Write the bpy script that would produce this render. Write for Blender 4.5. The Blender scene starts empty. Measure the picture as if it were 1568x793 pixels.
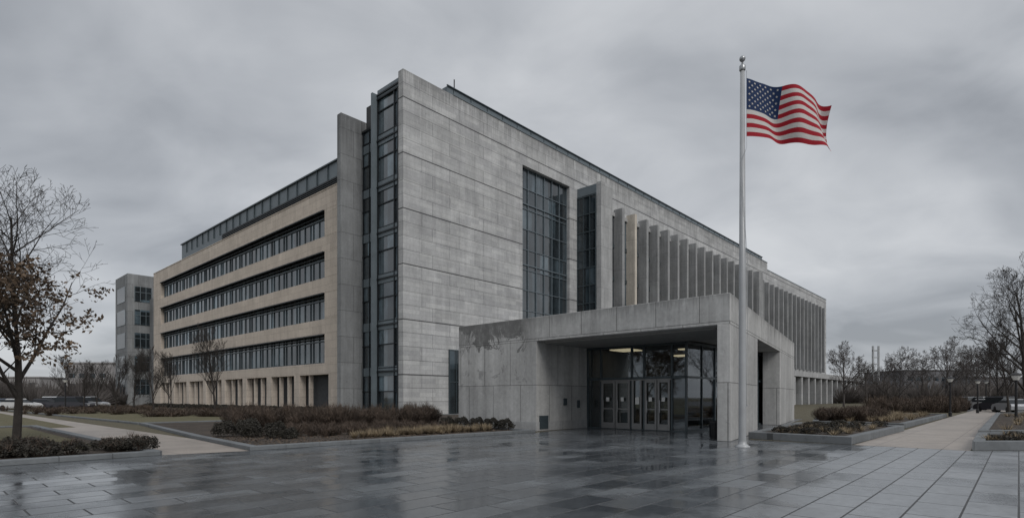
import bpy, math, random
from mathutils import Vector, Matrix
random.seed(7)
sc = bpy.context.scene
sc.view_settings.view_transform = 'Standard'
sc.view_settings.look = 'None'
sc.view_settings.exposure = 0
COL = sc.collection

# ------------------------------------------------------------ node helpers
def newmat(name):
    m = bpy.data.materials.new(name); m.use_nodes = True
    nt = m.node_tree; nt.nodes.clear()
    out = nt.nodes.new('ShaderNodeOutputMaterial')
    return m, nt, out
def N(nt, t, **kw):
    n = nt.nodes.new(t)
    for k, v in kw.items(): setattr(n, k, v)
    return n
def setin(nt, node, idx, val):
    if isinstance(val, bpy.types.NodeSocket): nt.links.new(val, node.inputs[idx])
    elif val is not None: node.inputs[idx].default_value = val
def MATH(nt, op, a, b=None, c=None, clamp=False):
    n = N(nt, 'ShaderNodeMath', operation=op); n.use_clamp = clamp
    setin(nt, n, 0, a); setin(nt, n, 1, b); setin(nt, n, 2, c)
    return n.outputs[0]
def MIX(nt, f, a, b, bt='MIX'):
    n = N(nt, 'ShaderNodeMix', data_type='RGBA', blend_type=bt)
    setin(nt, n, 0, f)
    for i, v in ((6, a), (7, b)):
        if isinstance(v, (tuple, list)) and len(v) == 3: v = (*v, 1)
        setin(nt, n, i, v)
    return n.outputs[2]
def NOISE(nt, vec, scale, detail=4, rough=.6, dist=0):
    n = N(nt, 'ShaderNodeTexNoise'); nt.links.new(vec, n.inputs['Vector'])
    n.inputs['Scale'].default_value = scale; n.inputs['Detail'].default_value = detail
    n.inputs['Roughness'].default_value = rough; n.inputs['Distortion'].default_value = dist
    return n.outputs['Fac']
def MAPR(nt, v, a, b, c, d, smooth=False):
    n = N(nt, 'ShaderNodeMapRange')
    if smooth: n.interpolation_type = 'SMOOTHSTEP'
    setin(nt, n, 0, v)
    for i, x in enumerate((a, b, c, d)): setin(nt, n, i+1, x)
    return n.outputs[0]
def SCALEV(nt, vec, s, rotz=0, loc=(0, 0, 0)):
    n = N(nt, 'ShaderNodeMapping'); nt.links.new(vec, n.inputs[0])
    n.inputs['Scale'].default_value = s; n.inputs['Rotation'].default_value = (0, 0, rotz); n.inputs['Location'].default_value = loc
    return n.outputs[0]
def XYZ(nt, a, b, c):
    n = N(nt, 'ShaderNodeCombineXYZ'); setin(nt, n, 0, a); setin(nt, n, 1, b); setin(nt, n, 2, c); return n.outputs[0]
def GRAY(nt, v): return XYZ(nt, v, v, v)
def BSDF(nt, out, **kw):
    b = N(nt, 'ShaderNodeBsdfPrincipled')
    for k, v in kw.items():
        k = k.replace('_', ' ')
        if isinstance(v, (tuple, list)) and len(v) == 3: v = (*v, 1)
        setin(nt, b, k, v)
    nt.links.new(b.outputs[0], out.inputs[0]); return b
def BUMP(nt, b, h, strength=.4, dist=.02, normal=None):
    n = N(nt, 'ShaderNodeBump'); n.inputs['Strength'].default_value = strength
    n.inputs['Distance'].default_value = dist
    if normal is not None: nt.links.new(normal, n.inputs['Normal'])
    nt.links.new(h, n.inputs['Height']); nt.links.new(n.outputs[0], b.inputs['Normal'])
def sc3(c, k): return tuple(x*k for x in c)

def plain(name, c, rough=.7, metallic=0, var=.15, scale=3, bump=0):
    m, nt, out = newmat(name)
    tc = N(nt, 'ShaderNodeTexCoord').outputs['Object']
    n = NOISE(nt, tc, scale, 5)
    f = MAPR(nt, n, .3, .7, 1-var, 1+var)
    col = MIX(nt, 1.0, c, GRAY(nt, f), 'MULTIPLY')
    b = BSDF(nt, out, Base_Color=col, Roughness=rough, Metallic=metallic)
    if bump: BUMP(nt, b, NOISE(nt, tc, scale*8, 4), bump, .02)
    return m

def concrete(name, c, bw=3.2, bh=1.25, mortar=.014, var=.10, groove=None, goff=0, streak=.35, stain=None, mort=.5, blotch=.18, fine=None, run=None):
    m, nt, out = newmat(name)
    tc = N(nt, 'ShaderNodeTexCoord').outputs['Object']
    s = N(nt, 'ShaderNodeSeparateXYZ'); nt.links.new(tc, s.inputs[0])
    xy = MATH(nt, 'ADD', s.outputs[0], s.outputs[1])
    cb = XYZ(nt, xy, s.outputs[2], 0.0)
    br = N(nt, 'ShaderNodeTexBrick'); nt.links.new(cb, br.inputs[0])
    br.inputs['Scale'].default_value = 1; br.inputs['Mortar Size'].default_value = mortar
    br.inputs['Mortar Smooth'].default_value = .2
    br.inputs['Brick Width'].default_value = bw; br.inputs['Row Height'].default_value = bh
    br.inputs['Color1'].default_value = (*sc3(c, 1+var), 1); br.inputs['Color2'].default_value = (*sc3(c, 1-var), 1)
    br.inputs['Mortar'].default_value = (*sc3(c, mort), 1)
    br.offset = .37; br.offset_frequency = 2
    col = br.outputs['Color']
    if fine:
        b2 = N(nt, 'ShaderNodeTexBrick'); nt.links.new(cb, b2.inputs[0])
        b2.inputs['Scale'].default_value = 1; b2.inputs['Mortar Size'].default_value = .010
        b2.inputs['Brick Width'].default_value = fine[0]; b2.inputs['Row Height'].default_value = fine[1]
        b2.inputs['Color1'].default_value = (1.11, 1.11, 1.10, 1); b2.inputs['Color2'].default_value = (.89, .89, .90, 1)
        b2.inputs['Mortar'].default_value = (.70, .70, .70, 1); b2.offset = .61; b2.offset_frequency = 3
        col = MIX(nt, 1.0, col, b2.outputs['Color'], 'MULTIPLY')
    n1 = NOISE(nt, tc, .35, 6, .65, .6); n2 = NOISE(nt, tc, 5, 8, .75)
    st = NOISE(nt, SCALEV(nt, tc, (1.6, 1.6, .10)), 1.0, 6, .7)
    f = MATH(nt, 'MULTIPLY', MAPR(nt, n1, .3, .7, 1-blotch, 1+blotch*.8), MAPR(nt, n2, .25, .75, .84, 1.16))
    f = MATH(nt, 'MULTIPLY', f, MAPR(nt, st, .35, .75, 1+streak*.15, 1-streak))
    pit = NOISE(nt, tc, 2.2, 10, .8, 1.5)
    f = MATH(nt, 'MULTIPLY', f, MAPR(nt, pit, .58, .66, 1, .72))
    if run:   # rain-wash runs below the top edge: (top, length)
        rn = NOISE(nt, SCALEV(nt, tc, (2.4, 2.4, .05)), 1.0, 5, .7)
        ln = MATH(nt, 'MULTIPLY', MAPR(nt, rn, .40, .68, 0, 1), run[1])
        d = MATH(nt, 'SUBTRACT', run[0], s.outputs[2])
        rm = MAPR(nt, MATH(nt, 'DIVIDE', d, MATH(nt, 'ADD', ln, .02)), 0, 1, .34, 0)
        f = MATH(nt, 'MULTIPLY', f, MATH(nt, 'SUBTRACT', 1.0, rm))
    col = MIX(nt, 1.0, col, GRAY(nt, f), 'MULTIPLY')
    ef = MAPR(nt, NOISE(nt, tc, .9, 9, .72, 2.0), .59, .65, 0, .30)
    col = MIX(nt, ef, col, sc3(c, 1.28))
    if groove:
        g = MATH(nt, 'FRACT', MATH(nt, 'ADD', MATH(nt, 'DIVIDE', s.outputs[2], groove), goff))
        gm = MATH(nt, 'LESS_THAN', g, .09/groove)
        col = MIX(nt, MATH(nt, 'MULTIPLY', gm, .85), col, (.03, .03, .033))
    if stain:
        top, x0, x1 = stain
        nn = NOISE(nt, tc, .9, 8, .7, .8)
        lim = MATH(nt, 'SUBTRACT', top, MATH(nt, 'ADD', .35, MATH(nt, 'MULTIPLY', MAPR(nt, nn, .38, .64, 0, 1), 2.2)))
        mk = MAPR(nt, MATH(nt, 'SUBTRACT', s.outputs[2], lim), 0, .16, 0, 1)
        brk = MAPR(nt, NOISE(nt, tc, 3.2, 8, .75), .35, .55, .62, 1)
        mx = MATH(nt, 'MULTIPLY', MATH(nt, 'MULTIPLY', MAPR(nt, s.outputs[1], x0, x0+.6, 0, 1), .9), brk)
        col = MIX(nt, MATH(nt, 'MULTIPLY', mk, mx), col, sc3(c, .27))
        pk = MAPR(nt, NOISE(nt, SCALEV(nt, tc, (1, 1, .7), 0, (3.1, 0, 1.7)), .75, 9, .72, 1.2), .555, .58, 0, .65)
        pk = MATH(nt, 'MULTIPLY', pk, MAPR(nt, s.outputs[2], 1.8, 2.4, 0, 1))
        col = MIX(nt, MATH(nt, 'MULTIPLY', pk, mx), col, sc3(c, .36))
        lo = MAPR(nt, MATH(nt, 'ADD', s.outputs[2], MATH(nt, 'MULTIPLY', nn, .8)), .5, .9, .45, 0)
        col = MIX(nt, lo, col, sc3(c, .35))
    b = BSDF(nt, out, Base_Color=col, Roughness=.85)
    b.inputs['Specular IOR Level'].default_value = .3
    h = MATH(nt, 'ADD', MATH(nt, 'MULTIPLY', br.outputs['Fac'], -1.0), MATH(nt, 'MULTIPLY', n2, .6))
    BUMP(nt, b, h, .5, .02)
    return m

def winglass(name, base, cw=1.5, ch=2.2, rough=.04, ior=1.6, hi=3.5, bump=.05):
    m, nt, out = newmat(name)
    tc = N(nt, 'ShaderNodeTexCoord').outputs['Object']
    s = N(nt, 'ShaderNodeSeparateXYZ'); nt.links.new(tc, s.inputs[0])
    a = MATH(nt, 'FLOOR', MATH(nt, 'DIVIDE', MATH(nt, 'ADD', s.outputs[0], s.outputs[1]), cw))
    z = MATH(nt, 'FLOOR', MATH(nt, 'DIVIDE', s.outputs[2], ch))
    wn = N(nt, 'ShaderNodeTexWhiteNoise'); nt.links.new(XYZ(nt, a, z, 0.0), wn.inputs[0])
    f = MAPR(nt, MATH(nt, 'POWER', wn.outputs['Value'], 2.5), 0, 1, .5, hi)
    n = NOISE(nt, SCALEV(nt, tc, (1, 1, .5)), .8, 4)
    f = MATH(nt, 'MULTIPLY', f, MAPR(nt, n, .3, .7, .4, 1.6))
    col = MIX(nt, 1.0, base, GRAY(nt, f), 'MULTIPLY')
    b = BSDF(nt, out, Base_Color=col, Roughness=rough, IOR=ior)
    BUMP(nt, b, NOISE(nt, tc, .7, 2), bump, .05)
    return m

def seeglass(name):
    m, nt, out = newmat(name)
    t = N(nt, 'ShaderNodeBsdfTransparent'); t.inputs[0].default_value = (.62, .67, .69, 1)
    g = N(nt, 'ShaderNodeBsdfGlossy'); g.inputs['Roughness'].default_value = .03; g.inputs[0].default_value = (.9, .95, 1, 1)
    fr = N(nt, 'ShaderNodeFresnel'); fr.inputs[0].default_value = 1.6
    mx = N(nt, 'ShaderNodeMixShader')
    nt.links.new(MATH(nt, 'ADD', fr.outputs[0], .05), mx.inputs[0])
    nt.links.new(t.outputs[0], mx.inputs[1]); nt.links.new(g.outputs[0], mx.inputs[2])
    nt.links.new(mx.outputs[0], out.inputs[0]); return m

def emis(name, c, s):
    m, nt, out = newmat(name)
    e = N(nt, 'ShaderNodeEmission'); e.inputs[0].default_value = (*c, 1); e.inputs[1].default_value = s
    nt.links.new(e.outputs[0], out.inputs[0]); return m

ANG = math.atan2(.7389, .6738)

def paving():
    m, nt, out = newmat('wet_granite_paving')
    tc0 = N(nt, 'ShaderNodeTexCoord').outputs['Object']
    r = N(nt, 'ShaderNodeVectorRotate', rotation_type='Z_AXIS'); nt.links.new(tc0, r.inputs['Vector'])
    r.inputs['Angle'].default_value = -ANG
    tc = r.outputs[0]
    br = N(nt, 'ShaderNodeTexBrick'); nt.links.new(tc, br.inputs[0])
    br.inputs['Scale'].default_value = 1; br.inputs['Mortar Size'].default_value = .016; br.inputs['Mortar Smooth'].default_value = .3
    br.inputs['Brick Width'].default_value = 1.2; br.inputs['Row Height'].default_value = .6
    br.inputs['Color1'].default_value = (0, 0, 0, 1); br.inputs['Color2'].default_value = (1, 1, 1, 1)
    br.inputs['Mortar'].default_value = (.5, .5, .5, 1)
    sb = N(nt, 'ShaderNodeRGBToBW'); nt.links.new(br.outputs['Color'], sb.inputs[0]); slab = sb.outputs[0]
    s = N(nt, 'ShaderNodeSeparateXYZ'); nt.links.new(tc, s.inputs[0])
    n = NOISE(nt, tc, .45, 5, .6, .4)
    dry = MAPR(nt, MATH(nt, 'ADD', s.outputs[1], MATH(nt, 'MULTIPLY', n, 2.0)), 4.8, 3.0, 0, 1, True)
    n2 = NOISE(nt, tc, 6, 8, .75)
    n3 = NOISE(nt, tc, .55, 6, .65, .5)
    base = MIX(nt, slab, (.065, .073, .082), (.135, .147, .158))
    base = MIX(nt, dry, base, MIX(nt, slab, (.17, .182, .194), (.225, .237, .25)))
    base = MIX(nt, MATH(nt, 'MULTIPLY', br.outputs['Fac'], .92), base, (.008, .009, .010))
    col = MIX(nt, 1.0, base, GRAY(nt, MAPR(nt, n2, .3, .7, .72, 1.28)), 'MULTIPLY')
    # soaked areas darken and go mirror-smooth
    wet = MAPR(nt, n3, .40, .62, 1, 0, True)
    col = MIX(nt, MATH(nt, 'MULTIPLY', wet, .30), col, (.035, .039, .045))
    ro = MATH(nt, 'ADD', MAPR(nt, wet, 0, 1, .20, .06), MATH(nt, 'MULTIPLY', slab, .13))
    ro = MATH(nt, 'ADD', ro, MATH(nt, 'MULTIPLY', dry, .14))
    ro = MATH(nt, 'ADD', ro, MATH(nt, 'MULTIPLY', br.outputs['Fac'], .5))
    b = BSDF(nt, out, Base_Color=col, Roughness=ro, IOR=1.75)
    nx = MATH(nt, 'MULTIPLY', MATH(nt, 'SINE', MATH(nt, 'MULTIPLY', slab, 91.0)), .018)
    ny = MATH(nt, 'MULTIPLY', MATH(nt, 'COSINE', MATH(nt, 'MULTIPLY', slab, 57.0)), .018)
    vn = N(nt, 'ShaderNodeVectorMath', operation='NORMALIZE'); nt.links.new(XYZ(nt, nx, ny, 1.0), vn.inputs[0])
    h = MATH(nt, 'ADD', MATH(nt, 'MULTIPLY', br.outputs['Fac'], -1.3), MATH(nt, 'MULTIPLY', n2, .16))
    h = MATH(nt, 'ADD', h, MATH(nt, 'MULTIPLY', NOISE(nt, tc, 1.3, 3), .6))
    BUMP(nt, b, h, .33, .010, vn.outputs[0])
    return m

def pathmat():
    m, nt, out = newmat('path_concrete')
    tc0 = N(nt, 'ShaderNodeTexCoord').outputs['Object']
    r = N(nt, 'ShaderNodeVectorRotate', rotation_type='Z_AXIS'); nt.links.new(tc0, r.inputs['Vector'])
    r.inputs['Angle'].default_value = -ANG
    tc = r.outputs[0]
    br = N(nt, 'ShaderNodeTexBrick'); nt.links.new(tc, br.inputs[0]); br.offset = 0
    br.inputs['Scale'].default_value = 1; br.inputs['Mortar Size'].default_value = .012
    br.inputs['Brick Width'].default_value = 1.8; br.inputs['Row Height'].default_value = 1.8
    br.inputs['Color1'].default_value = (.30, .262, .228, 1); br.inputs['Color2'].default_value = (.265, .233, .205, 1)
    br.inputs['Mortar'].default_value = (.13, .11, .10, 1)
    f = MATH(nt, 'MULTIPLY', MAPR(nt, NOISE(nt, tc, .6, 7, .7, .4), .3, .7, .72, 1.15), MAPR(nt, NOISE(nt, tc, 9, 6), .3, .7, .9, 1.1))
    col = MIX(nt, 1.0, br.outputs['Color'], GRAY(nt, f), 'MULTIPLY')
    b = BSDF(nt, out, Base_Color=col, Roughness=.5)
    BUMP(nt, b, MATH(nt, 'MULTIPLY', br.outputs['Fac'], -1), .4, .01)
    return m

def grassmat(name, c1, c2):
    m, nt, out = newmat(name)
    tc = N(nt, 'ShaderNodeTexCoord').outputs['Object']
    a = MAPR(nt, NOISE(nt, tc, .5, 8, .75), .35, .65, 0, 1)
    col = MIX(nt, a, c1, c2)
    col = MIX(nt, 1.0, col, GRAY(nt, MAPR(nt, NOISE(nt, tc, 9, 6, .8), .3, .7, .55, 1.4)), 'MULTIPLY')
    b = BSDF(nt, out, Base_Color=col, Roughness=.95)
    BUMP(nt, b, NOISE(nt, tc, 14, 6, .8), .9, .06)
    return m

# materials
m_tower = concrete('board_concrete', (.43, .434, .436), 3.4, 1.25, .022, .08, groove=5.0, goff=.27, streak=.22, fine=(1.9, .42), run=(31.2, 4.0))
m_conc = concrete('cast_concrete', (.39, .394, .396), 3.0, 2.5, .018, .06)
m_pier = concrete('pier_concrete', (.235, .243, .249), 2.4, 2.5, .022, .08, run=(28.9, 6.0))
m_porch = concrete('porch_concrete', (.42, .42, .415), 1.9, 2.2, .02, .07, stain=None)
m_block = concrete('porch_stained_concrete', (.45, .45, .443), 1.85, 2.25, .02, .06, stain=(5.6, -23.2, -18), streak=.38, run=(5.55, 1.1))
m_fin = concrete('fin_concrete', (.31, .315, .318), 3, 4.5, .016, .06)
m_finw = concrete('fin_pale', (.58, .53, .46), 3, 4.5, .016, .04)
m_lime = concrete('limestone_cladding', (.57, .50, .43), 1.9, .85, .014, .06, streak=.18, mort=.62, blotch=.1)
m_metal = plain('zinc_panel', (.125, .152, .17), .45, .1, .12, .6)
m_dark = plain('dark_frame_metal', (.020, .024, .028), .4, .5, .1)
m_core = plain('roof_membrane', (.05, .052, .055), .9)
m_frame = plain('mullion_metal', (.06, .078, .088), .4, .3, .1)
m_bluefr = plain('blue_grey_mullion', (.14, .17, .19), .4, .3, .1)
m_louv = plain('louvre_metal', (.035, .038, .04), .6, .2, .1)
m_glass = winglass('window_glass', (.025, .035, .042))
m_glassL = winglass('band_window_glass', (.06, .08, .092), 1.3, 4.4, .05, 2.0, 3.0)
m_see = seeglass('entrance_glass')
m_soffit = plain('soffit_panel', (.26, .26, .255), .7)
m_int = plain('interior_wall', (.16, .15, .14), .8)
m_intf = plain('interior_floor', (.10, .095, .09), .3)
m_warm = emis('lit_ceiling', (1, .76, .48), 1.0)
m_door = plain('door_frame_metal', (.24, .24, .24), .35, .4, .08)
m_kerb = concrete('granite_kerb', (.15, .16, .168), 1.6, 3, .014, .08, streak=.1)
m_mulch = grassmat('mulch', (.03, .023, .018), (.07, .053, .04))
m_lawn = grassmat('lawn_turf', (.09, .086, .043), (.13, .112, .063))
m_field = grassmat('winter_turf', (.08, .074, .046), (.11, .093, .06))
m_pave = paving(); m_path = pathmat()
m_asph = plain('asphalt', (.055, .056, .058), .5, 0, .2, 1.5)
m_bark = plain('tree_bark', (.032, .027, .024), .9, 0, .35, 6)
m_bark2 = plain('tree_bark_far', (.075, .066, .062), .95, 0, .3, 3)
m_leaf = plain('dry_leaf', (.095, .064, .040), .8, 0, .5, 2.5)
m_twig = plain('red_brown_twig', (.074, .054, .041), .9, 0, .5, 1.2)
m_green = plain('dark_evergreen_leaf', (.030, .027, .021), .8, 0, .5, 4)
m_tan = plain('dry_grass_blade', (.24, .19, .125), .9, 0, .4, 2)
m_pole = plain('painted_pole', (.34, .35, .36), .4, .1, .12, 1.2)
m_steel = plain('brushed_steel', (.35, .36, .37), .35, .8, .1)
m_black = plain('black_metal', (.018, .018, .02), .5, .3, .1)
m_white = plain('white_paint', (.7, .7, .69), .5, 0, .05)
m_lampg = plain('lamp_globe', (.75, .75, .72), .3, 0, .05)

# ------------------------------------------------------------ mesh helpers
def obj_from(name, V, F, mats, parent=None, midx=None, smooth=False):
    me = bpy.data.meshes.new(name); me.from_pydata(V, [], F)
    if not isinstance(mats, (list, tuple)): mats = [mats]
    for m in mats: me.materials.append(m)
    if midx:
        me.polygons.foreach_set('material_index', midx)
    if smooth: me.polygons.foreach_set('use_smooth', [True]*len(me.polygons))
    me.update()
    o = bpy.data.objects.new(name, me); COL.objects.link(o)
    if parent: o.parent = parent
    return o
def empty(name, loc=(0, 0, 0), rz=0):
    e = bpy.data.objects.new(name, None); COL.objects.link(e)
    e.location = loc; e.rotation_euler = (0, 0, rz); return e
def addbox(V, F, x0, x1, y0, y1, z0, z1):
    b = len(V)
    V += [(x0,y0,z0),(x1,y0,z0),(x1,y1,z0),(x0,y1,z0),(x0,y0,z1),(x1,y0,z1),(x1,y1,z1),(x0,y1,z1)]
    F += [(b,b+3,b+2,b+1),(b+4,b+5,b+6,b+7),(b,b+1,b+5,b+4),(b+1,b+2,b+6,b+5),(b+2,b+3,b+7,b+6),(b+3,b,b+4,b+7)]
def boxes(name, L, mat, parent=None, bevel=0):
    V, F = [], []
    for b in L: addbox(V, F, *b)
    o = obj_from(name, V, F, mat, parent)
    if bevel:
        md = o.modifiers.new('bevel', 'BEVEL'); md.width = bevel; md.segments = 1
    return o
def prism(name, poly, z0, z1, mat, parent=None, bevel=0):
    n = len(poly)
    V = [(x, y, z0) for x, y in poly] + [(x, y, z1) for x, y in poly]
    F = [tuple(range(n-1, -1, -1)), tuple(range(n, 2*n))] + [(i, (i+1) % n, n+(i+1) % n, n+i) for i in range(n)]
    o = obj_from(name, V, F, mat, parent)
    if bevel:
        md = o.modifiers.new('bevel', 'BEVEL'); md.width = bevel; md.segments = 1
    return o
def sheet(name, poly, z, mat, parent=None):
    return obj_from(name, [(x, y, z) for x, y in poly], [tuple(range(len(poly)))], mat, parent)
def tube(V, F, pts, rads, sides=6, cap=False):
    base = len(V); n = len(pts)
    for i, p in enumerate(pts):
        d = (pts[min(i+1, n-1)] - pts[max(i-1, 0)])
        d = d.normalized() if d.length > 1e-6 else Vector((0, 0, 1))
        a = d.cross(Vector((0, 0, 1)))
        a = a.normalized() if a.length > .05 else Vector((1, 0, 0))
        b = d.cross(a)
        for k in range(sides):
            t = 2*math.pi*k/sides
            q = p + (a*math.cos(t) + b*math.sin(t))*rads[i]
            V.append((q.x, q.y, q.z))
    for i in range(n-1):
        for k in range(sides):
            k2 = (k+1) % sides
            F.append((base+i*sides+k, base+i*sides+k2, base+(i+1)*sides+k2, base+(i+1)*sides+k))
    if cap: F.append(tuple(base+(n-1)*sides+k for k in range(sides)))

# ------------------------------------------------------------ camera
cam = bpy.data.cameras.new('camera'); co = bpy.data.objects.new('camera', cam); COL.objects.link(co)
co.location = (0, 0, 1.65); co.rotation_euler = (math.radians(90), 0, 0)
cam.sensor_width = 36; cam.lens = 851/1568*36; cam.shift_y = (608-396.5)/1568
cam.clip_end = 6000; sc.camera = co

# ------------------------------------------------------------ world + sun
w = bpy.data.worlds.new('World'); sc.world = w; w.use_nodes = True
nt = w.node_tree; nt.nodes.clear()
wo = N(nt, 'ShaderNodeOutputWorld'); bg = N(nt, 'ShaderNodeBackground'); bg.inputs[1].default_value = .12
nt.links.new(bg.outputs[0], wo.inputs[0])
sky = N(nt, 'ShaderNodeTexSky'); sky.sky_type = 'NISHITA'; sky.sun_disc = False
sun_dir = Vector((.45, -.75, .80)).normalized()
sky.sun_elevation = math.asin(sun_dir.z); sky.sun_rotation = math.atan2(sun_dir.x, sun_dir.y)
tc = N(nt, 'ShaderNodeTexCoord').outputs['Generated']
s = N(nt, 'ShaderNodeSeparateXYZ'); nt.links.new(tc, s.inputs[0])
zz = MATH(nt, 'MAXIMUM', s.outputs[2], 0.0)
den = MATH(nt, 'ADD', zz, .28)
cbv = XYZ(nt, MATH(nt, 'DIVIDE', s.outputs[0], den), MATH(nt, 'DIVIDE', s.outputs[1], den), 0.0)
cv = SCALEV(nt, cbv, (1.0, 1.25, 1), .55, (2.6, 1.2, 0))
n1 = NOISE(nt, cv, .85, 4, .48, .6)
n2 = NOISE(nt, cv, 2.4, 6, .52, .5)
mixn = MATH(nt, 'ADD', MATH(nt, 'MULTIPLY', n1, .70), MATH(nt, 'MULTIPLY', n2, .30))
br_ = MAPR(nt, mixn, .35, .62, 2.75, 5.5)
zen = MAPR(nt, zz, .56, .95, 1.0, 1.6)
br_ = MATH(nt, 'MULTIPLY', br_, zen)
tint = MIX(nt, MAPR(nt, mixn, .35, .62, 0, 1), (.925, .98, 1.065), (.96, .985, 1.02))
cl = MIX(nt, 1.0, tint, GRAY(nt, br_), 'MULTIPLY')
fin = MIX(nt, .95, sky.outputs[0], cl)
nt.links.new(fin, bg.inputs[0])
sl = bpy.data.lights.new('sun', 'SUN'); so = bpy.data.objects.new('sun', sl); COL.objects.link(so)
sl.energy = 1.5; sl.angle = math.radians(30); sl.color = (1, .965, .92)
so.rotation_euler = (-sun_dir).to_track_quat('-Z', 'Y').to_euler(); so.location = (20, -30, 60)

# ------------------------------------------------------------ ground
sheet('ground', [(-1500, -600), (1500, -600), (1500, 2500), (-1500, 2500)], 0, m_field)
sheet('plaza_paving', [(-43.6, -21), (-9.94, 15.8), (-8.06, 17.1), (1.1, 26), (12, 42), (22, 42), (20.3, 39.5), (9.2, 21.6), (11.8, 19.2), (14.1, 17.1), (60, 17.1), (60, -21)], .004, m_pave)
U = Vector((.6738, .7389)); Vv = Vector((-.7392, .6735))
sheet('footpath', [(-9.94, 15.8), (-8.06, 17.1), (-12.5, 21.9), (-12.5-.7392*80, 21.9+.6735*80), (-14.5-.7392*80, 15.8+.6735*80)], .008, m_path)
p0 = Vector((11.8, 19.2)); p1 = Vector((14.1, 17.1))
sheet('footpath', [tuple(p1), tuple(p1+U*110), tuple(p0+U*110), tuple(p0)], .008, m_path)
sheet('road', [(-400, 66), (-62, 66), (-62, 76), (-400, 76)], .006, m_asph)
sheet('car_park', [(52, 62), (140, 62), (190, 110), (70, 110)], .006, m_asph)

def planter(name, poly, h, wk=.3, fill=None, fz=-.07):
    root = empty(name)
    A = sum(poly[i][0]*poly[(i+1) % len(poly)][1]-poly[(i+1) % len(poly)][0]*poly[i][1] for i in range(len(poly)))
    if A < 0: poly = poly[::-1]
    n = len(poly); P = [Vector(p) for p in poly]; I = []
    for i in range(n):
        d1 = (P[i]-P[i-1]).normalized(); d2 = (P[(i+1) % n]-P[i]).normalized()
        n1_ = Vector((-d1.y, d1.x)); n2_ = Vector((-d2.y, d2.x))
        bis = (n1_+n2_).normalized(); I.append(P[i]+bis*(wk/max(.3, bis.dot(n1_))))
    V = [(p.x, p.y, -.02) for p in P]+[(p.x, p.y, h) for p in P]+[(p.x, p.y, h) for p in I]+[(p.x, p.y, -.02) for p in I]
    F = []
    for i in range(n):
        j = (i+1) % n
        F += [(i, j, n+j, n+i), (n+i, n+j, 2*n+j, 2*n+i), (2*n+i, 2*n+j, 3*n+j, 3*n+i)]
    o = obj_from('kerb', V, F, m_kerb, root)
    md = o.modifiers.new('bevel', 'BEVEL'); md.width = .02; md.segments = 2
    I2 = [tuple(p) for p in I]
    o = obj_from('soil', [(x, y, h+fz) for x, y in I2], [tuple(range(n))], fill or m_mulch, root)
    return root
bedA = planter('planting_bed', [(-9.94, 15.8), (-26, 30.4), (-60, -7), (-43.6, -21)], .14)
bedB = planter('planting_bed', [(-12.5, 21.9), (-8.06, 17.1), (1.1, 26), (-2.95, 30.75), (-4.5, 52), (-22.5, 33.5)], .14)
planter('lawn', [(-22.7, 33.7), (-13.5, 43), (-13.6, 46), (-52, 79), (-66, 71.5)], .12, .25, m_lawn, -.02)
bedR = planter('planting_bed', [(9.4, 22.1), (11.8, 19.3), (19.2, 27.2), (15.9, 31.0)], .28)
bedR2 = planter('planting_bed', [(20.6, 29.2), (36, 46), (31, 52), (20.9, 38.2), (17.6, 32.6)], .28)
bedR3 = planter('planting_bed', [(14.2, 17.15), (30, 17.15), (34, 21.5), (18.0, 21.5)], .30)
bedR4 = planter('planting_bed', [(19.2, 22.9), (34, 22.9), (56, 50), (43.3, 49.7)], .30)
sheet('lawn', [(-24, 30.6), (-56, -4), (-110, 10), (-75, 78)], .012, m_lawn)
sheet('lawn', [(-12.9, 17.5), (-25.4, 29.0), (-55, -4.5), (-44.5, -17.5)], .085, m_lawn)

# ------------------------------------------------------------ main building
B = empty('office_building', (-9.81, 50, 0), ANG)
boxes('tower_wall', [(0,16.3,0,.7,0,31.2), (16.3,25.1,0,.7,27.6,31.2), (16.3,25.1,0,.7,0,9.2), (25.1,98,0,.7,0,31.2), (98,148.6,0,.7,0,29.6)], m_tower, B)
boxes('building_core', [(.75,98,.9,7.0,0,30.4), (14,98,7.01,45,0,30.4), (98,148.2,.9,45,0,29.2), (.95,40,7.8,73,0,23.4)], m_core, B)
boxes('roof_coping', [(6,98.05,-.06,.76,31.2,31.32), (98.06,148.7,-.06,.76,29.6,29.75)], m_metal, B)
boxes('roof_penthouse', [(6.2,98,1.1,7,30.4,32.6),(20,98,7,30,30.4,32.6)], m_metal, B)
boxes('penthouse_ribs', [(7+k*2.4,7.05+k*2.4,1.04,1.1,31.2,32.6) for k in range(38)]+[(6.1,98.1,.95,1.1,32.6,32.68)], m_frame, B)
boxes('roof_antenna', [(7.3,7.38,1.3,1.38,32.6,33.8)], m_black, B)
boxes('stair_glass', [(.10,.3,.7,4.2,0,29.7), (.35,.5,4.3,7.0,0,27.6)], winglass('stair_glass', (.04, .055, .065), 1.3, 2.2, .04, 2.1, 3), B)
L = []; LS = []
for k in range(1, 14):
    zz_ = k*2.2
    if zz_ < 29.7: L.append((.0,.1,.7,4.2,zz_-.05,zz_+.05))
    if zz_ < 27.6: L.append((.27,.35,4.3,7.0,zz_-.05,zz_+.05))
for k in range(7):
    zz_ = 4.1+k*4.35
    LS.append((.0,.1,.72,4.0,zz_-.45,zz_+.45))
    L.append((-.1,.1,.7,4.2,zz_-.1,zz_+.04))
    if zz_ < 27: LS.append((.26,.35,4.3,7.0,zz_-.4,zz_+.4))
for v in (.74, 1.3, 3.9): L.append((-.06,.1,v-.05,v+.05,0,29.7))
for v in (4.6, 5.7, 6.8): L.append((.22,.35,v-.04,v+.04,0,27.6))
L.append((-.1,.6,.7,4.2,29.7,29.85)); L.append((.2,.8,4.3,7,27.6,27.8))
boxes('stair_mullions', L, m_dark, B); boxes('stair_spandrels', LS, m_metal, B)
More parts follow.
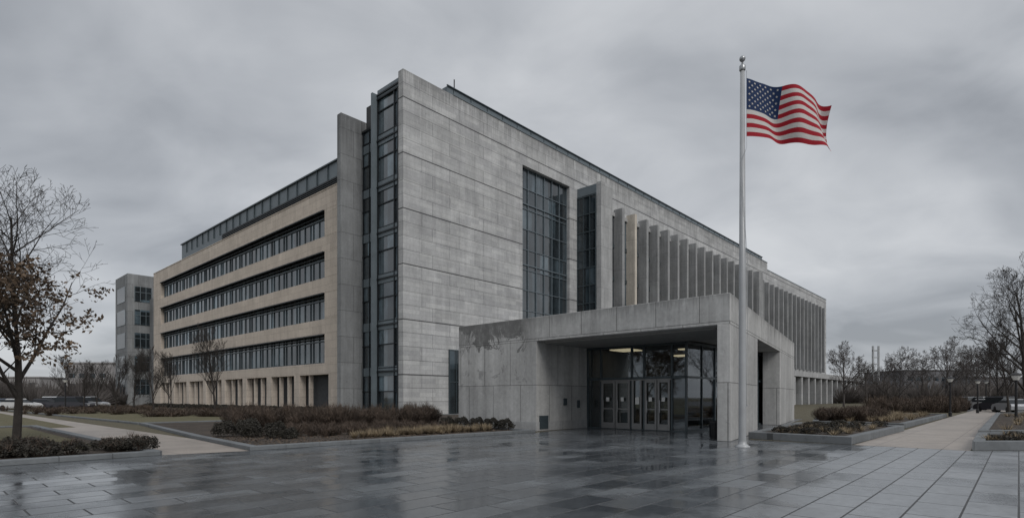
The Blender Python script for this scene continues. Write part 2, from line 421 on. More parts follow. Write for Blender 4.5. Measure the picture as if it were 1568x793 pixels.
boxes('stair_fin', [(-.55,.5,4.0,4.25,0,30.3)], m_metal, B)
boxes('pier_slab', [(-2.07,1.2,7.0,7.7,0,28.9)], m_pier, B, .03)
# left wing
bands = [(5.3, 8.4), (10.0, 12.8), (14.4, 17.2), (18.8, 21.6)]
st = [4.1]
for a, b in bands: st += [a, b]
st += [23.7]
L = [(0,.8,7.7,73.7,st[i],st[i+1]) for i in range(0, len(st), 2)]
for a, b in bands: L += [(0,.8,7.7,13.8,a,b), (0,.8,69.6,73.7,a,b)]
L += [(0,.8,7.7,13.0,0,4.1), (0,.8,71,73.7,0,4.1)]
piers = []
v = 20.0
while v < 71:
    piers.append(v); L.append((0,.8,v-.65,v+.65,0,4.1)); v += 7.2
boxes('limestone_walls', L, m_lime, B, .02)
boxes('wall_end', [(.8,40,73.1,73.7,0,23.7)], m_lime, B)
boxes('band_windows', [(.52,.6,13.8,69.6,a,b) for a, b in bands], m_glassL, B)
boxes('ground_floor_glass', [(1.2,1.3,13.0,71,0,4.1)], m_glass, B)
boxes('ground_floor_back', [(1.75,1.9,13.0,71,0,4.1)], m_dark, B)
L = []; L2 = []
for a, b in bands:
    v = 13.8; k = 0
    while v < 69.6:
        L.append((.42,.52,v-.03,v+.03,a,b)); v += 1.3 if k % 3 else .65; k += 1
    L.append((.38,.52,13.8,69.6,b-.75,b-.62)); L.append((.40,.52,13.8,69.6,a,a+.12))
    L2.append((-.18,.5,13.85,69.55,b-.12,b-.003)); L2.append((.15,.5,13.85,69.55,b-.42,b-.37)); 
boxes('band_mullions', L, m_frame, B); boxes('sunshades', L2, m_dark, B)
L = []
v = 13.0
while v < 71:
    L.append((1.05,1.2,v-.05,v+.05,0,4.1)); v += 1.2
L.append((1.05,1.2,13,71,3.1,3.2))
boxes('ground_floor_mullions', L, m_frame, B)
L = []
for p in piers:
    L += [(.2,.6,p-2.7,p-2.4,0,4.1),(.2,.6,p+2.4,p+2.7,0,4.1)]
boxes('ground_floor_posts', L, m_lime, B)
boxes('wing_base', [(-.15,1.7,7.8,73.7,0,.25)], m_conc, B)
boxes('wing_parapet_cap', [(-.05,.85,7.7,73.75,23.7,23.8)], m_lime, B)
boxes('wing_penthouse', [(1.6,13.9,7.8,64,23.4,27.4)], m_metal, B)
L = [(1.45,1.6,11+k*2.4,11.05+k*2.4,25.75,27.4) for k in range(22)]
L.append((1.4,1.7,7.8,64.1,27.4,27.55))
boxes('wing_penthouse_ribs', L, m_frame, B)
boxes('wing_louvre_band', [(1.5,1.6,7.8,46,23.8,25.7)], m_louv, B)
L = [(1.38,1.5,7.8,46,23.9+k*.22,23.98+k*.22) for k in range(8)]
boxes('louvre_blades', L, m_dark, B)
# far wing
boxes('far_wing', [(-2.5,10,80,88.5,0,24.4)], m_pier, B)
boxes('far_wing_low', [(1.0,10,73.8,80,0,20)], m_pier, B)
L = []; LP = []
for k in range(5):
    L.append((-1.4,1.3,79.93,79.99,2.2+k*4.3,5.0+k*4.3)); L.append((-2.56,-2.5,81.5,87,2.2+k*4.3,5.0+k*4.3))
    for q in (-1.4, -.5, .4, 1.3): LP.append((q-.05,q+.05,79.86,79.93,2.2+k*4.3,5.0+k*4.3))
    LP.append((-1.4,1.3,79.86,79.93,3.9+k*4.3,4.0+k*4.3))
boxes('far_wing_windows', L, m_glass, B); boxes('far_wing_mullions', LP, m_bluefr, B)
# big window
boxes('hall_window_glass', [(16.3,25.1,.55,.6,9.2,27.6)], winglass('hall_window_glass', (.032, .044, .052), 1.47, 2.3, .03, 2.0, 2.6, .14), B)
boxes('hall_window_back', [(16.3,25.1,.62,.72,9.2,27.6)], m_dark, B)
L = []
for k in range(7):
    u = 16.3+k*8.8/6; L.append((u-.04,u+.04,.42,.55,9.2,27.6))
for k in range(9):
    zz_ = 9.2+k*2.3; L.append((16.3,25.1,.45,.55,zz_-.04,zz_+.04))
    if k in (3, 6): L.append((16.3,25.1,.40,.55,zz_+.5,zz_+.62))
boxes('hall_window_mullions', L, m_bluefr, B)
# corner bay and fins
boxes('bay_glass', [(26.75,26.9,-2.8,0,6,26.6)], m_glass, B)
boxes('bay_top', [(26.7,29.5,-2.8,0,26.6,27.7)], m_metal, B)
L = []
for k in range(10): L.append((26.65,26.75,-2.8,0,6.6+k*2.2,6.72+k*2.2))
for v in (-2.77,-1.9,-.95,-.03): L.append((26.63,26.75,v-.04,v+.04,6,26.6))
boxes('bay_mullions', L, m_frame, B)
boxes('bay_slab', [(26.8,29.3,-3.5,-2.8,0,27.9)], m_conc, B)
boxes('fin_wall_glass', [(29.6,133.6,-2.1,-1.95,8.6,25.0)], winglass('fin_window_glass', (.03, .038, .045), 3.1, 4.2, .05, 1.6, 3.5), B)
boxes('fin_wall_body', [(26.95,134,-1.9,-.05,5,25.5)], m_conc, B)
boxes('fin_wall_sill', [(29.35,134,-2.3,-1.9,7.6,8.6), (29.35,134,-2.3,-1.9,25.0,25.5)], m_conc, B)
L = []; LW = []
u = 32.1; k = 0
while u < 134:
    top = 25.9 if u < 82 else 25.0
    (LW if k in (1, ) else L).append((u-.28,u+.28,-3.4,-2.1,8.2,top)); u += 3.13; k += 1
L.append((82.0,84.2,-3.6,-2.1,5,26.2))
boxes('concrete_fins', L, m_fin, B); boxes('pale_fin', LW, m_finw, B)
L = []
u = 30.6
while u < 133:
    L.append((u-.04,u+.04,-2.2,-2.1,8.6,25.0)); u += 1.565
for k in range(1, 4): L.append((29.6,133.6,-2.2,-2.1,8.6+k*4.2-.25,8.6+k*4.2+.25))
boxes('fin_window_mullions', L, m_frame, B)
# right colonnade
boxes('colonnade_roof', [(60,174,-5.0,-2.4,6.3,7.5), (149,174,-2.4,8,6.3,7.5)], m_conc, B)
L = []
u = 62
while u < 174:
    L.append((u,u+1.1,-4.8,-3.6,0,6.3)); u += 5.5
boxes('colonnade_piers', L, m_conc, B)
boxes('colonnade_glass', [(60,148,-2.6,-2.5,0,6.3),(149,173,1,1.1,0,6.3)], m_glass, B)
boxes('side_glazing', [(5.5,8,-.10,-.01,0,6.2)], m_glass, B)
boxes('side_glazing_frame', [(5.4,5.5,-.14,0,0,6.3),(5.5,8,-.14,0,6.2,6.3),(6.3,6.38,-.14,-.1,0,6.2),(5.5,8,-.14,-.1,3.1,3.2)], m_frame, B)
boxes('entrance_link', [(6.9,30,-18,-.05,0,5.0)], m_conc, B)

# porch
pu = -9.57
P3 = Vector((pu, -33.0)); P4 = Vector((12.9, -29.0)); D = P4-P3; Dn = D.normalized(); Nn = Vector((-Dn.y, Dn.x))
prism('porch_roof', [(pu, -18.0), (pu, -33.0), (12.9, -29.0), (12.9, -18.0)], 4.38, 5.55, m_block, B, .02)
boxes('porch_left_block', [(pu,6.8,-23.6,-18.0,0,4.38)], m_block, B)
boxes('porch_plinth', [(pu-.03,-5.2,-23.63,-18.0,0,.45)], m_conc, B)
def wallseg(name, t0, t1, th, mat, z0=0, z1=4.38):
    a = P3+D*t0; b = P3+D*t1
    return prism(name, [tuple(a), tuple(b), tuple(b+Nn*th), tuple(a+Nn*th)], z0, z1, mat, B, .015)
wallseg('porch_pier', 0, .278, .47, m_porch)
wallseg('porch_side_wall', .643, 1, .95, m_porch)
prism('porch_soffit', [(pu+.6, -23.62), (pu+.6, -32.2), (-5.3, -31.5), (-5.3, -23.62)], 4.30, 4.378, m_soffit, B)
# vestibule
bu = -5.26; vc = -29.3
boxes('vestibule_glass', [(bu,bu+.03,vc,-23.62,0,4.3), (bu,8,vc,vc+.03,0,4.3)], m_see, B)
L = []
for v in (-23.66, -24.5, -26.35, -27.05, -28.55, -29.27): L.append((bu-.05,bu+.08,v-.045,v+.045,0,4.3))
for zz_ in (2.62, 4.25): L.append((bu-.05,bu+.08,vc,-23.62,zz_-.06,zz_+.06))
L.append((bu-.05,bu+.08,vc,-23.62,0,.06))
for u in (-3.6, -2.0, -.4, 1.2, 2.8, 4.4, 6): L.append((u-.04,u+.04,vc-.05,vc+.08,0,4.3))
for zz_ in (2.62, 4.25, .05): L.append((bu,8,vc-.05,vc+.08,zz_-.05,zz_+.05))
boxes('vestibule_frame', L, m_frame, B)
Ld = []; Lh = []; Ls = []
def door(v0, v1):
    a, b = min(v0, v1), max(v0, v1)
    Ld.extend([(bu-.10,bu-.04,a+.02,a+.13,.04,2.5),(bu-.10,bu-.04,b-.13,b-.02,.04,2.5),(bu-.10,bu-.04,a+.13,b-.13,.04,.34),(bu-.10,bu-.04,a+.13,b-.13,2.38,2.5),(bu-.10,bu-.04,a+.13,b-.13,1.02,1.09)])
    Lh.append((bu-.17,bu-.14,(b-.2),(b-.16),.9,1.5)); Ls.append((bu-.125,bu-.11,(a+b)/2-.09,(a+b)/2+.09,1.45,1.65))
door(-24.55, -25.42); door(-25.42, -26.3); door(-27.1, -27.8); door(-27.8, -28.5)
Ld.append((bu-.10,bu-.04,-26.95,-26.85,.04,2.5)); Ld.append((bu-.10,bu-.04,-26.5,-26.4,.04,2.5)); Ld.append((bu-.10,bu-.04,-26.85,-26.5,.04,.34))
Ld.append((bu-.10,bu-.04,-28.55,-24.5,2.50,2.56))
boxes('entrance_doors', Ld, m_door, B, .006); boxes('door_handles', Lh, m_steel, B); boxes('door_signs', Ls, m_white, B)
boxes('notice', [(bu-.06,bu-.052,-26.8,-26.58,1.3,1.65)], m_white, B)
boxes('interior_floor', [(bu+.05,9,vc+.05,-23.63,.006,.02)], m_intf, B)
boxes('interior_back_wall', [(8.0,8.2,-29,-23.63,0,4.3),(bu+.4,8,-23.68,-23.63,0,4.3)], m_int, B)
boxes('interior_ceiling', [(bu+.1,8,vc+.1,-23.7,4.26,4.3)], m_int, B)
boxes('ceiling_lights', [(bu+1.0,bu+2.4,-25.6,-24.4,4.2,4.255),(bu+3.0,bu+3.4,-28.0,-27.4,4.2,4.255),(bu+7,bu+8,-28,-25,4.2,4.255)], m_warm, B)
boxes('reception_desk', [(1,1.8,-28,-25,0,1.1)], m_int, B)
boxes('wall_plates', [(-7.4,-7.15,-23.66,-23.6,1.25,1.6),(-6.2,-6.0,-23.66,-23.6,1.1,1.5)], m_frame, B)
boxes('wall_hatch', [(-9.35,-8.7,-23.66,-23.6,.1,.75)], m_frame, B)

# ------------------------------------------------------------ flagpole
FP = empty('flagpole', (7.67, 18.5, 0))
V, F = [], []
tube(V, F, [Vector((0,0,.0)), Vector((0,0,5)), Vector((0,0,12.55))], [.12, .11, .07], 20, True)
obj_from('shaft', V, F, m_pole, FP, smooth=True)
V, F = [], []
prof = [(.24, 0), (.24, .03), (.17, .07), (.135, .10), (.125, .2)]
tube(V, F, [Vector((0,0,z)) for r, z in prof], [r for r, z in prof], 20); obj_from('base_collar', V, F, m_pole, FP, smooth=True)
V, F = [], []
prof = [(.085, 12.5), (.10, 12.52), (.10, 12.66), (.06, 12.70), (.03, 12.74), (.03, 12.80)]
tube(V, F, [Vector((0,0,z)) for r, z in prof], [r for r, z in prof], 14, True); obj_from('truck', V, F, m_steel, FP, smooth=True)
V, F = [], []
pts = [12.80+.1-.1*math.cos(math.pi*i/8) for i in range(9)]
tube(V, F, [Vector((0,0,z)) for z in pts], [max(.004, .1*math.sin(math.pi*i/8)) for i in range(9)], 14); obj_from('ball_finial', V, F, m_steel, FP, smooth=True)
V, F = [], []
tube(V, F, [Vector((.13,-.02,12.5)), Vector((.10,-.1,9.9)), Vector((-.10,-.12,9.4)), Vector((.13,-.12,6)), Vector((.13,-.03,1.4))], [.007]*5, 4)
obj_from('halyard', V, F, m_steel, FP)
boxes('cleat', [(.10,.14,-.07,.07,1.35,1.42)], m_steel, FP)
# flag
def lerpk(keys, s):
    for (a, va), (b, vb) in zip(keys, keys[1:]):
        if s <= b:
            t = (s-a)/(b-a); t = t*t*(3-2*t)*.5+t*.5; return va+(vb-va)*t
    return keys[-1][1]
def fpos(s, t):
    px = 1143+135*s - 4*math.sin(t*3.1)*s
    yt = lerpk([(0,120),(.2,126),(.4,135),(.62,138),(.8,147),(1,160)], s)
    yb = lerpk([(0,209),(.25,212),(.5,217),(.75,227),(.9,229),(1,227)], s)
    y = yt+(yb-yt)*t + 6*math.sin(s*9-1)*math.sin(t*math.pi)*s
    X = (px-1137)*.02174; Z = (608-y)*.02174+1.65
    ph = 2*math.pi*(1.45*s - .34*t)
    Y = .33*math.sin(ph)*min(1, s*1.7)*(1-.25*s) + .10*math.sin(ph*2.3+1.2+3*t)*s
    return Vector((X+.06*math.cos(ph)*s, Y, Z))
NS, NTT = 80, 39
def cloth(name, c):
    m, nt, out = newmat(name)
    b = N(nt, 'ShaderNodeBsdfPrincipled'); b.inputs['Base Color'].default_value = (*c, 1); b.inputs['Roughness'].default_value = .85
    tcx = N(nt, 'ShaderNodeTexCoord').outputs['Object']; BUMP(nt, b, NOISE(nt, tcx, 7, 4), .5, .03)
    t = N(nt, 'ShaderNodeBsdfTranslucent'); t.inputs[0].default_value = (*c, 1)
    mx = N(nt, 'ShaderNodeMixShader'); mx.inputs[0].default_value = .2
    nt.links.new(b.outputs[0], mx.inputs[1]); nt.links.new(t.outputs[0], mx.inputs[2]); nt.links.new(mx.outputs[0], out.inputs[0]); return m
c_r, c_w, c_b = cloth('flag_red', (.34, .008, .02)), cloth('flag_white', (.58, .56, .54)), cloth('flag_blue', (.009, .028, .09))
V = []; F = []; MI = []
for j in range(NTT+1):
    for i in range(NS+1): V.append(tuple(fpos(i/NS, j/NTT)))
for j in range(NTT):
    for i in range(NS):
        a = j*(NS+1)+i; F.append((a, a+NS+1, a+NS+2, a+1))
        stripe = j//3
        MI.append(2 if (i < NS*.4 and stripe < 7) else (0 if stripe % 2 == 0 else 1))
flag = obj_from('flag', V, F, [c_r, c_w, c_b], None, MI, True); flag.location = (7.67, 18.5, 0); 
V = []; F = []
for r in range(9):
    for c in range(6 if r % 2 == 0 else 5):
        s0 = (.4/12)*(1+2*c+(r % 2)); t0 = (7/13)*(r+1)/10
        for side in (1, -1):
            e = .002
            o = fpos(s0, t0); du = (fpos(s0+e, t0)-o).normalized(); dv = (fpos(s0, t0+e)-o).normalized()
            nn = du.cross(dv)*side*.012
            b0 = len(V); V.append(tuple(o+nn))
            for k in range(10):
                rr = .045 if k % 2 == 0 else .019; a = math.pi*k/5
                q = o+nn+du*rr*math.sin(a)-dv*rr*math.cos(a); V.append(tuple(q))
            F += [(b0, b0+1+k, b0+1+(k+1) % 10) for k in range(10)]
so_ = obj_from('stars', V, F, c_w, flag)

# ------------------------------------------------------------ litter bin
LB = empty('litter_bin', (8.15, 22.35, 0))
V, F = [], []
prof = [(.17, .0), (.18, .03), (.19, .60), (.205, .62), (.205, .68), (.16, .72), (.11, .72)]
tube(V, F, [Vector((0,0,z)) for r, z in prof], [r for r, z in prof], 18); obj_from('bin_body', V, F, m_black, LB, smooth=False)
boxes('slats', [(.19*math.cos(a)-.01, .19*math.cos(a)+.01, .19*math.sin(a)-.01, .19*math.sin(a)+.01, .05, .6) for a in [i*math.pi/9 for i in range(18)]], m_dark, LB)

# ------------------------------------------------------------ trees
def rnd(a, b): return random.uniform(a, b)
def perp(d):
    a = Vector((rnd(-1,1), rnd(-1,1), rnd(-1,1))); a = a-d*a.dot(d); return a.normalized()
def grow(V, F, p, d, L, r, lvl, maxl, tips, up, kids, spread, rmin, t0):
    seg = 5 if lvl == 0 else (4 if lvl < 3 else 2)
    pts = [p.copy()]; rads = [r]
    q = p.copy(); dd = d.copy()
    for i in range(seg):
        dd = (dd + perp(dd)*rnd(.03, .18 if lvl else .06) + Vector((0,0,up*.12*(lvl > 0)))).normalized()
        q = q + dd*(L/seg); pts.append(q.copy()); rads.append(r*(1-.78*(i+1)/seg))
    sides = 8 if lvl == 0 else (5 if lvl == 1 else 3)
    tube(V, F, pts, [max(x, rmin) for x in rads], sides)
    if lvl >= 2: tips.append(pts[-1]); tips.append(pts[len(pts)//2])
    if lvl >= maxl: return
    n = kids[lvl]
    for k in range(n):
        lo = t0 if lvl == 0 else .2
        t = min(lo + (1-lo)*(k+rnd(.1, .9))/n, .98); fi = t*seg; i = int(fi); fr = fi-i
        bp = pts[i].lerp(pts[i+1], fr); br = rads[i]+(rads[i+1]-rads[i])*fr
        ax = (pts[i+1]-pts[i]).normalized()
        sd = perp(ax); sp = spread*rnd(.7, 1.2)
        nd = (ax*math.cos(sp)+sd*math.sin(sp)+Vector((0,0,up*.5))).normalized()
        if lvl == 0: LL = L*rnd(.42, .6)*(1.1-.6*(t-lo)/(1-lo))
        else: LL = L*rnd(.4, .62)*(1.15-.5*t)
        grow(V, F, bp, nd, LL, max(br*rnd(.5, .7), rmin), lvl+1, maxl, tips, up, kids, spread, rmin, t0)
def tree_mesh(name, H, r, seed, maxl=4, kids=(10, 6, 5, 4), up=.25, spread=.75, mat=None, leaves=None, rmin=.006, t0=.22):
    random.seed(seed); V, F, tips = [], [], []
    grow(V, F, Vector((0,0,-.1)), Vector((rnd(-.03,.03), rnd(-.03,.03), 1)).normalized(), H, r, 0, maxl, tips, up, kids, spread, rmin, t0)
    zt = max(v[2] for v in V); k = H/zt   # bring the whole crown to the stated height
    V = [(a*k, b*k, c*k) for a, b, c in V]; tips = [t*k for t in tips]
    MI = [0]*len(F); mats = [mat or m_bark]
    if leaves:
        zlo, zhi, n, size = leaves; mats.append(m_leaf)
        cand = [t for t in tips if zlo < t.z < zhi]
        for _ in range(n):
            t = random.choice(cand)
            if random.random() > (1.0-(t.z-zlo)/(zhi-zlo)*.8): continue
            c = t + Vector((rnd(-1,1), rnd(-1,1), rnd(-1,.6)))*.14
            a = Vector((rnd(-1,1), rnd(-1,1), rnd(-1,1))).normalized(); b = perp(a)
            sz = size*rnd(.6, 1.3); b0 = len(V)
            for q in (c-a*sz, c+b*sz*.55, c+a*sz, c-b*sz*.55): V.append(tuple(q))
            F.append((b0, b0+1, b0+2, b0+3)); MI.append(1)
    me = bpy.data.meshes.new(name); me.from_pydata(V, [], F)
    for m in mats: me.materials.append(m)
    me.polygons.foreach_set('material_index', MI); me.update(); return me
def place(name, me, loc, rz=0, s=1):
    o = bpy.data.objects.new(name, me); COL.objects.link(o); o.location = loc; o.rotation_euler = (0, 0, rz); o.scale = (s, s, s); return o
t_big = tree_mesh('oak_tree', 10.0, .17, 11, 4, (20, 8, 5, 3), .24, .92, None, (1.8, 6.2, 21000, .08), .007, .18)
place('leafy_oak_tree', t_big, (-17.4, 19.5, 0), .6)
bare = [tree_mesh('bare_tree_%d' % i, 7.8, .13, 20+i, 4, (14, 7, 5, 4), .55, .62, None, None, .009) for i in range(3)]
barebig = tree_mesh('bare_tree_big', 12.5, .24, 61, 4, (18, 8, 5, 4), .30, .92, None, None, .011, .2)
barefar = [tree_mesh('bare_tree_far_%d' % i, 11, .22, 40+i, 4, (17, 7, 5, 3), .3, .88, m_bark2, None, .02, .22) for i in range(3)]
def gp(px, Y): return ((px-784)/851*Y, Y, 0)   # site plan: bearing + distance -> ground position
random.seed(3)
for px, Y, s_ in ((330, 47, 1.0), (236, 52, .85), (262, 60, .85), (205, 62, .85), (176, 58, .8), (148, 66, .8), (128, 72, .85), (105, 80, 1.0)):
    place('bare_tree', random.choice(bare), gp(px, Y), rnd(0, 6), s_)
place('bare_tree', barebig, gp(1574, 42), 3.2, 1.0)
place('bare_tree', bare[0], gp(1545, 58), 1.0, 1.15)
place('bare_tree', bare[2], gp(1528, 72), 4.0, 1.2)
for px, Y, s_ in ((1292, 100, 1.1), (1328, 125, 1.0), (1378, 105, 1.05), (1448, 98, 1.15), (1480, 130, 1.3), (1412, 150, 1.3), (1352, 140, 1.1), (1500, 120, 1.2), (1515, 100, 1.1)):
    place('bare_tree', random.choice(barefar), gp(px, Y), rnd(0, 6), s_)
def mass(name, spots, mat):
    random.seed(5)
    V, F = [], []
    for x, y, h, r in spots:
        for _ in range(220):
            a = rnd(0, 6.28); rr = r*math.sqrt(random.random()); zt = h*(1-(rr/r)**2*.6)*rnd(.35, 1)
            bx, by = x+math.cos(a)*rr*.5, y+math.sin(a)*rr*.5; tx, ty = x+math.cos(a)*rr, y+math.sin(a)*rr
            wd = .04+.0005*y; b0 = len(V)
            V += [(bx-wd, by, zt*.2), (bx+wd, by, zt*.2), (tx+wd*.4, ty, zt), (tx-wd*.4, ty, zt)]
            F.append((b0, b0+1, b0+2, b0+3))
    return obj_from(name, V, F, mat)
random.seed(12)
spots = []
for i in range(110):
    px = rnd(-150, 250); Y = rnd(90, 190); spots.append((*gp(px, Y)[:2], rnd(4, 7.5), rnd(3, 6)))
for i in range(130):
    px = rnd(1260, 1750); Y = rnd(140, 230); spots.append((*gp(px, Y)[:2], rnd(4, 8), rnd(3, 6)))
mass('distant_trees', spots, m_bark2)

# ------------------------------------------------------------ shrubs
def twig_shrub(V, F, x, y, z0, r, h, n, wd=.014):
    for _ in range(n):
        a = rnd(0, 6.28); rr = r*math.sqrt(random.random()); zt = h*(1-(rr/r)**2*.45)*rnd(.6, 1.05)
        b = Vector((x+math.cos(a)*rr*.35, y+math.sin(a)*rr*.35, z0)); t = Vector((x+math.cos(a)*rr, y+math.sin(a)*rr, z0+zt))
        m_ = b.lerp(t, .5)+Vector((rnd(-.08,.08), rnd(-.08,.08), .05))
        sx, sy = math.cos(a+1.57)*wd, math.sin(a+1.57)*wd
        b0 = len(V)
        V.extend([(b.x-sx, b.y-sy, b.z), (b.x+sx, b.y+sy, b.z), (m_.x+sx*.8, m_.y+sy*.8, m_.z), (m_.x-sx*.8, m_.y-sy*.8, m_.z), (t.x, t.y, t.z)])
        F.extend([(b0, b0+1, b0+2, b0+3), (b0+3, b0+2, b0+4)])
        for _k in range(2):
            e = m_.lerp(t, rnd(.1, .7)); q = e+Vector((rnd(-.2,.2), rnd(-.2,.2), rnd(.05,.22)))
            b0 = len(V); V.extend([(e.x-sx, e.y-sy, e.z), (e.x+sx, e.y+sy, e.z), tuple(q)]); F.append((b0, b0+1, b0+2))
def leaf_ball(V, F, x, y, z0, r, h, n, sz=.035):
    for _ in range(n):
        d = Vector((rnd(-1,1), rnd(-1,1), rnd(-.25,1))).normalized(); k = rnd(.55, 1.0)**.6*(1+.12*math.sin(d.x*7+x*3)+.1*math.sin(d.y*9+d.z*5))
        c = Vector((x+d.x*r*k, y+d.y*r*k, z0+max(0, .35*h+d.z*h*.65*k)))
        a = Vector((rnd(-1,1), rnd(-1,1), rnd(-1,1))).normalized(); b = perp(a); s_ = sz*rnd(.6, 1.4); b0 = len(V)
        for q in (c-a*s_, c+b*s_*.6, c+a*s_, c-b*s_*.6): V.append(tuple(q))
        F.append((b0, b0+1, b0+2, b0+3))
def grass_tuft(V, F, x, y, z0, r, h, n):
    for _ in range(n):
        a = rnd(0, 6.28); l = rnd(.5, 1); t = (x+math.cos(a)*r*l, y+math.sin(a)*r*l, z0+h*rnd(.35, 1)); wd = .012
        sx, sy = -math.sin(a)*wd, math.cos(a)*wd; bx, by = x+math.cos(a)*r*.15, y+math.sin(a)*r*.15; b0 = len(V)
        V.extend([(bx-sx, by-sy, z0), (bx+sx, by+sy, z0), t]); F.append((b0, b0+1, b0+2))
def onquad(c0, c1, c2, c3):
    a, b = random.random(), random.random()
    p = Vector(c0).lerp(Vector(c1), a); q = Vector(c3).lerp(Vector(c2), a); r = p.lerp(q, b); return r.x, r.y
random.seed(21)
z0 = .07
V, F = [], []
for _ in range(95):
    x, y = onquad((-14.5, 28.5), (-4.6, 30.8), (-4.8, 38), (-17, 33)); twig_shrub(V, F, x, y, z0, rnd(.6, .9), rnd(1.0, 1.5), 160)
obj_from('twiggy_hedge', V, F, m_twig)
V, F = [], []
for _ in range(70):
    x, y = onquad((-11.5, 24.3), (-8.3, 21.8), (-3.0, 26.5), (-6, 30)); twig_shrub(V, F, x, y, z0, rnd(.25, .4), rnd(.3, .6), 60, .01)
obj_from('low_shrubs', V, F, m_twig)
for x, y, r in ((-11.5, 22.3, .46), (-10.8, 22.9, .5), (-10.3, 22.1, .42), (-9.6, 22.6, .44), (-9.2, 21.6, .3), (-11.3, 23.8, .5), (-8.5, 21.3, .3),
                (-3.4, 29.3, .42), (-2.6, 28.9, .42), (-1.75, 28.3, .42), (-1.0, 27.7, .42), (-.3, 27.1, .4)):
    V, F = [], []
    leaf_ball(V, F, 0, 0, 0, r, r*1.35, 2600, .03)
    o = obj_from('boxwood_shrub', V, F, m_green); o.location = (x, y, z0)
V, F = [], []
for _ in range(130):
    x, y = onquad((-6.3, 21.2), (-.9, 26.4), (-1.6, 27.0), (-5.6, 23.6)); grass_tuft(V, F, x, y, z0, rnd(.25, .4), rnd(.2, .45), 80)
obj_from('ornamental_grass', V, F, m_tan)
V, F = [], []
for _ in range(5000):
    x, y = onquad((-12, 22), (-8.1, 17.8), (.4, 26), (-4, 31)); a = rnd(0, 6); s_ = rnd(.02, .05); b0 = len(V)
    V += [(x, y, z0+.01), (x+s_*math.cos(a), y+s_*math.sin(a), z0+rnd(.01, .05)), (x-s_*math.sin(a), y+s_*math.cos(a), z0+rnd(.01, .04))]; F.append((b0, b0+1, b0+2))
obj_from('leaf_litter', V, F, m_leaf)
V, F = [], []; V2, F2 = [], []
random.seed(9)
for _ in range(46):
    t = rnd(-.2, 9); o_ = rnd(.7, 2.4)
    x = -9.94-.6738*t-.7392*o_-.3; y = 15.8-.7389*t+.6735*o_
    leaf_ball(V, F, x, y, z0, rnd(.3, .5), rnd(.3, .5), 1200, .032); twig_shrub(V2, F2, x, y, z0, .45, rnd(.35, .6), 60, .008)
obj_from('groundcover_shrubs', V, F, m_green); obj_from('low_shrubs', V2, F2, m_twig)
random.seed(31)
V, F = [], []; V2, F2 = [], []
for _ in range(45):
    x, y = onquad((10.4, 21.8), (12.2, 20.3), (18.2, 27.2), (15.6, 29.8)); grass_tuft(V, F, x, y, .2, .35, .3, 60)
    if random.random() < .35: leaf_ball(V2, F2, x, y, .2, .35, .3, 500, .03)
for _ in range(120):
    x, y = onquad((20.8, 30.4), (35, 46), (31, 50.5), (20, 36)); grass_tuft(V, F, x, y, .2, .5, .45, 60)
for _ in range(60):
    x, y = onquad((19.8, 23.5), (33, 23.5), (54, 49), (43.6, 48.6)); grass_tuft(V, F, x, y, .22, .45, .4, 60)
for _ in range(30):
    x, y = onquad((15, 17.8), (22, 17.8), (24, 20.5), (17.8, 20.8)); grass_tuft(V, F, x, y, .22, .35, .25, 50); leaf_ball(V2, F2, x+.3, y, .2, .3, .2, 300, .03)
obj_from('ornamental_grass', V, F, m_tan); obj_from('low_evergreen', V2, F2, m_green)
V, F = [], []
for _ in range(60):
    x, y = onquad((18.2, 33.4), (22.6, 33.8), (27, 41.5), (21.6, 38.5)); twig_shrub(V, F, x, y, .2, rnd(.6, .8), rnd(.7, 1.05), 130)
obj_from('twiggy_hedge', V, F, m_twig)
V, F = [], []
for _ in range(160):
    px = rnd(1330, 1480); Y = rnd(58, 85); twig_shrub(V, F, *gp(px, Y)[:2], 0, rnd(1, 1.6), rnd(1.2, 2.4), 70, .03)
for _ in range(150):
    px = rnd(0, 390); Y = rnd(50, 80) if px < 230 else rnd(44, 52); twig_shrub(V, F, *gp(px, Y)[:2], 0, rnd(.8, 1.2), rnd(.5, 1.0), 70, .025)
obj_from('winter_shrubs', V, F, m_twig)
V, F = [], []
for _ in range(70):
    v = rnd(9, 68); x = -9.81-.6738*2.2-.7392*v; y = 50-.7389*2.2+.6735*v; leaf_ball(V, F, x, y, 0, .9, .7, 500, .07)
obj_from('foundation_hedge', V, F, m_green)

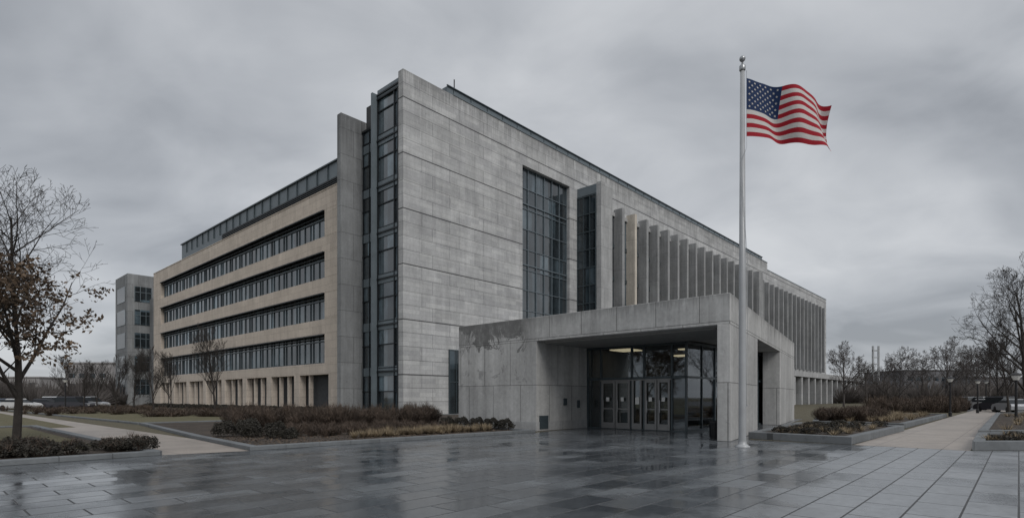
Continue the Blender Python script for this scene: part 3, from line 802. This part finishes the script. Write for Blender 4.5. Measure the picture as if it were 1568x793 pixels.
# ------------------------------------------------------------ cars
def car(loc, rz, c, kind=0):
    root = empty('parked_car', loc, rz)
    paint = plain('car_paint', c, .25, .2, .03)
    def prof(pts, w0, w1, zsplit, name, mat):
        V = []; n = len(pts)
        for sgn in (-1, 1):
            for x, z_ in pts:
                k = 0 if z_ <= zsplit else 1
                V.append((x, sgn*(w1 if k else w0), z_))
        F = [tuple(range(n)), tuple(range(2*n-1, n-1, -1))]+[(i, (i+1) % n, n+(i+1) % n, n+i) for i in range(n)]
        o = obj_from(name, V, F, mat, root); md = o.modifiers.new('b', 'BEVEL'); md.width = .05; md.segments = 2
    h = 1.45 if kind == 0 else 1.75
    prof([(-2.25,.3),(-2.25,.75),(-2.1,.95),(-1.3,1.0),(1.0,.98),(2.0,.82),(2.25,.65),(2.25,.3)], .88, .88, 9, 'body', paint)
    if kind == 0: cab = [(-1.75,.97),(-1.1,h-.04),(.25,h-.04),(1.05,.97)]
    else: cab = [(-2.15,.97),(-1.9,h-.04),(.3,h-.04),(1.05,.97)]
    prof(cab, .82, .66, 1.0, 'windows', m_dark)
    prof([(cab[1][0]-.05,h-.07),(cab[1][0],h),(cab[2][0],h),(cab[2][0]+.08,h-.07)], .68, .64, h-.03, 'roof', paint)
    boxes('lights', [(2.2,2.27,-.8,-.5,.6,.74),(2.2,2.27,.5,.8,.6,.74)], m_white, root)
    for x in (-1.4, 1.4):
        for y in (-.8, .8):
            V, F = [], []
            tube(V, F, [Vector((x, y-.1, .33)), Vector((x, y+.1, .33))], [.33, .33], 14, True)
            F.append(tuple(range(14))); obj_from('wheel', V, F, m_black, root)
random.seed(2)
cols = [(.6, .6, .6), (.05, .05, .06), (.35, .36, .38), (.6, .61, .63), (.12, .14, .18), (.3, .05, .04)]
k = 0
for px, Y in ((1505, 72), (1525, 64), (1548, 60), (1518, 84), (1540, 90), (1500, 95), (1565, 72), (1480, 100)):
    car(gp(px, Y), rnd(1.2, 1.5), cols[k % 5], k % 2); k += 1
for px, Y in ((72, 74), (92, 80), (30, 72), (140, 84), (10, 84), (116, 73)):
    car(gp(px, Y), rnd(-.1, .1), cols[(k*2) % 5], k % 2); k += 1
def lamp(loc, h):
    root = empty('street_lamp', loc)
    V, F = [], []
    pr = [(.13, 0), (.13, .35), (.075, .42), (.06, h-.40), (.09, h-.38), (.07, h-.33)]
    tube(V, F, [Vector((0,0,z)) for r, z in pr], [r for r, z in pr], 10); obj_from('post', V, F, m_black, root)
    V, F = [], []
    pr = [(.12, h-.33), (.22, h-.15), (.22, h-.05), (.05, h)]
    tube(V, F, [Vector((0,0,z)) for r, z in pr], [r for r, z in pr], 10, True); obj_from('lantern', V, F, m_lampg, root)
    V, F = [], []
    pr = [(.32, h-.05), (.25, h+.03), (.03, h+.13)]
    tube(V, F, [Vector((0,0,z)) for r, z in pr], [r for r, z in pr], 10, True); obj_from('cap', V, F, m_black, root)
lamp(gp(1455, 48), 3.3); lamp(gp(1556, 33), 3.0); lamp(gp(1497, 58), 3.4); lamp(gp(1510, 74), 3.8); lamp(gp(100, 60), 3.6)
BM = empty('communications_mast', gp(1341, 210))
boxes('mast_column', [(-1.3,-.8,-.3,.3,0,21),(.8,1.3,-.3,.3,0,21),(-1.3,1.3,-.2,.2,19,19.5),(-1.3,1.3,-.2,.2,14,14.4),(-1.3,1.3,-.2,.2,16.5,16.8)], m_pole, BM)
def dist_bld(px0, px1, Y, h, mat):
    x0 = gp(px0, Y)[0]; x1 = gp(px1, Y)[0]; r = empty('distant_building', (x0, Y, 0))
    boxes('walls', [(0, x1-x0, 0, 30, 0, h)], mat, r)
    L = []
    for f in range(int(h//4)):
        x = 1.5
        while x < x1-x0-2.5: L.append((x, x+2.4, -.06, -.01, 1.4+f*4, 3.1+f*4)); x += 4
    boxes('windows', L, m_glass, r)
    boxes('roof_edge', [(-.3, x1-x0+.3, -.3, 30, h, h+.5)], mat, r)
m_db = plain('distant_facade', (.28, .27, .27), .9)
m_db2 = plain('distant_facade_dark', (.15, .15, .16), .9)
dist_bld(-60, 60, 210, 9, m_db); dist_bld(100, 172, 220, 15, m_db); dist_bld(1385, 1492, 260, 14, m_db2); dist_bld(1500, 1640, 240, 10, m_db2)
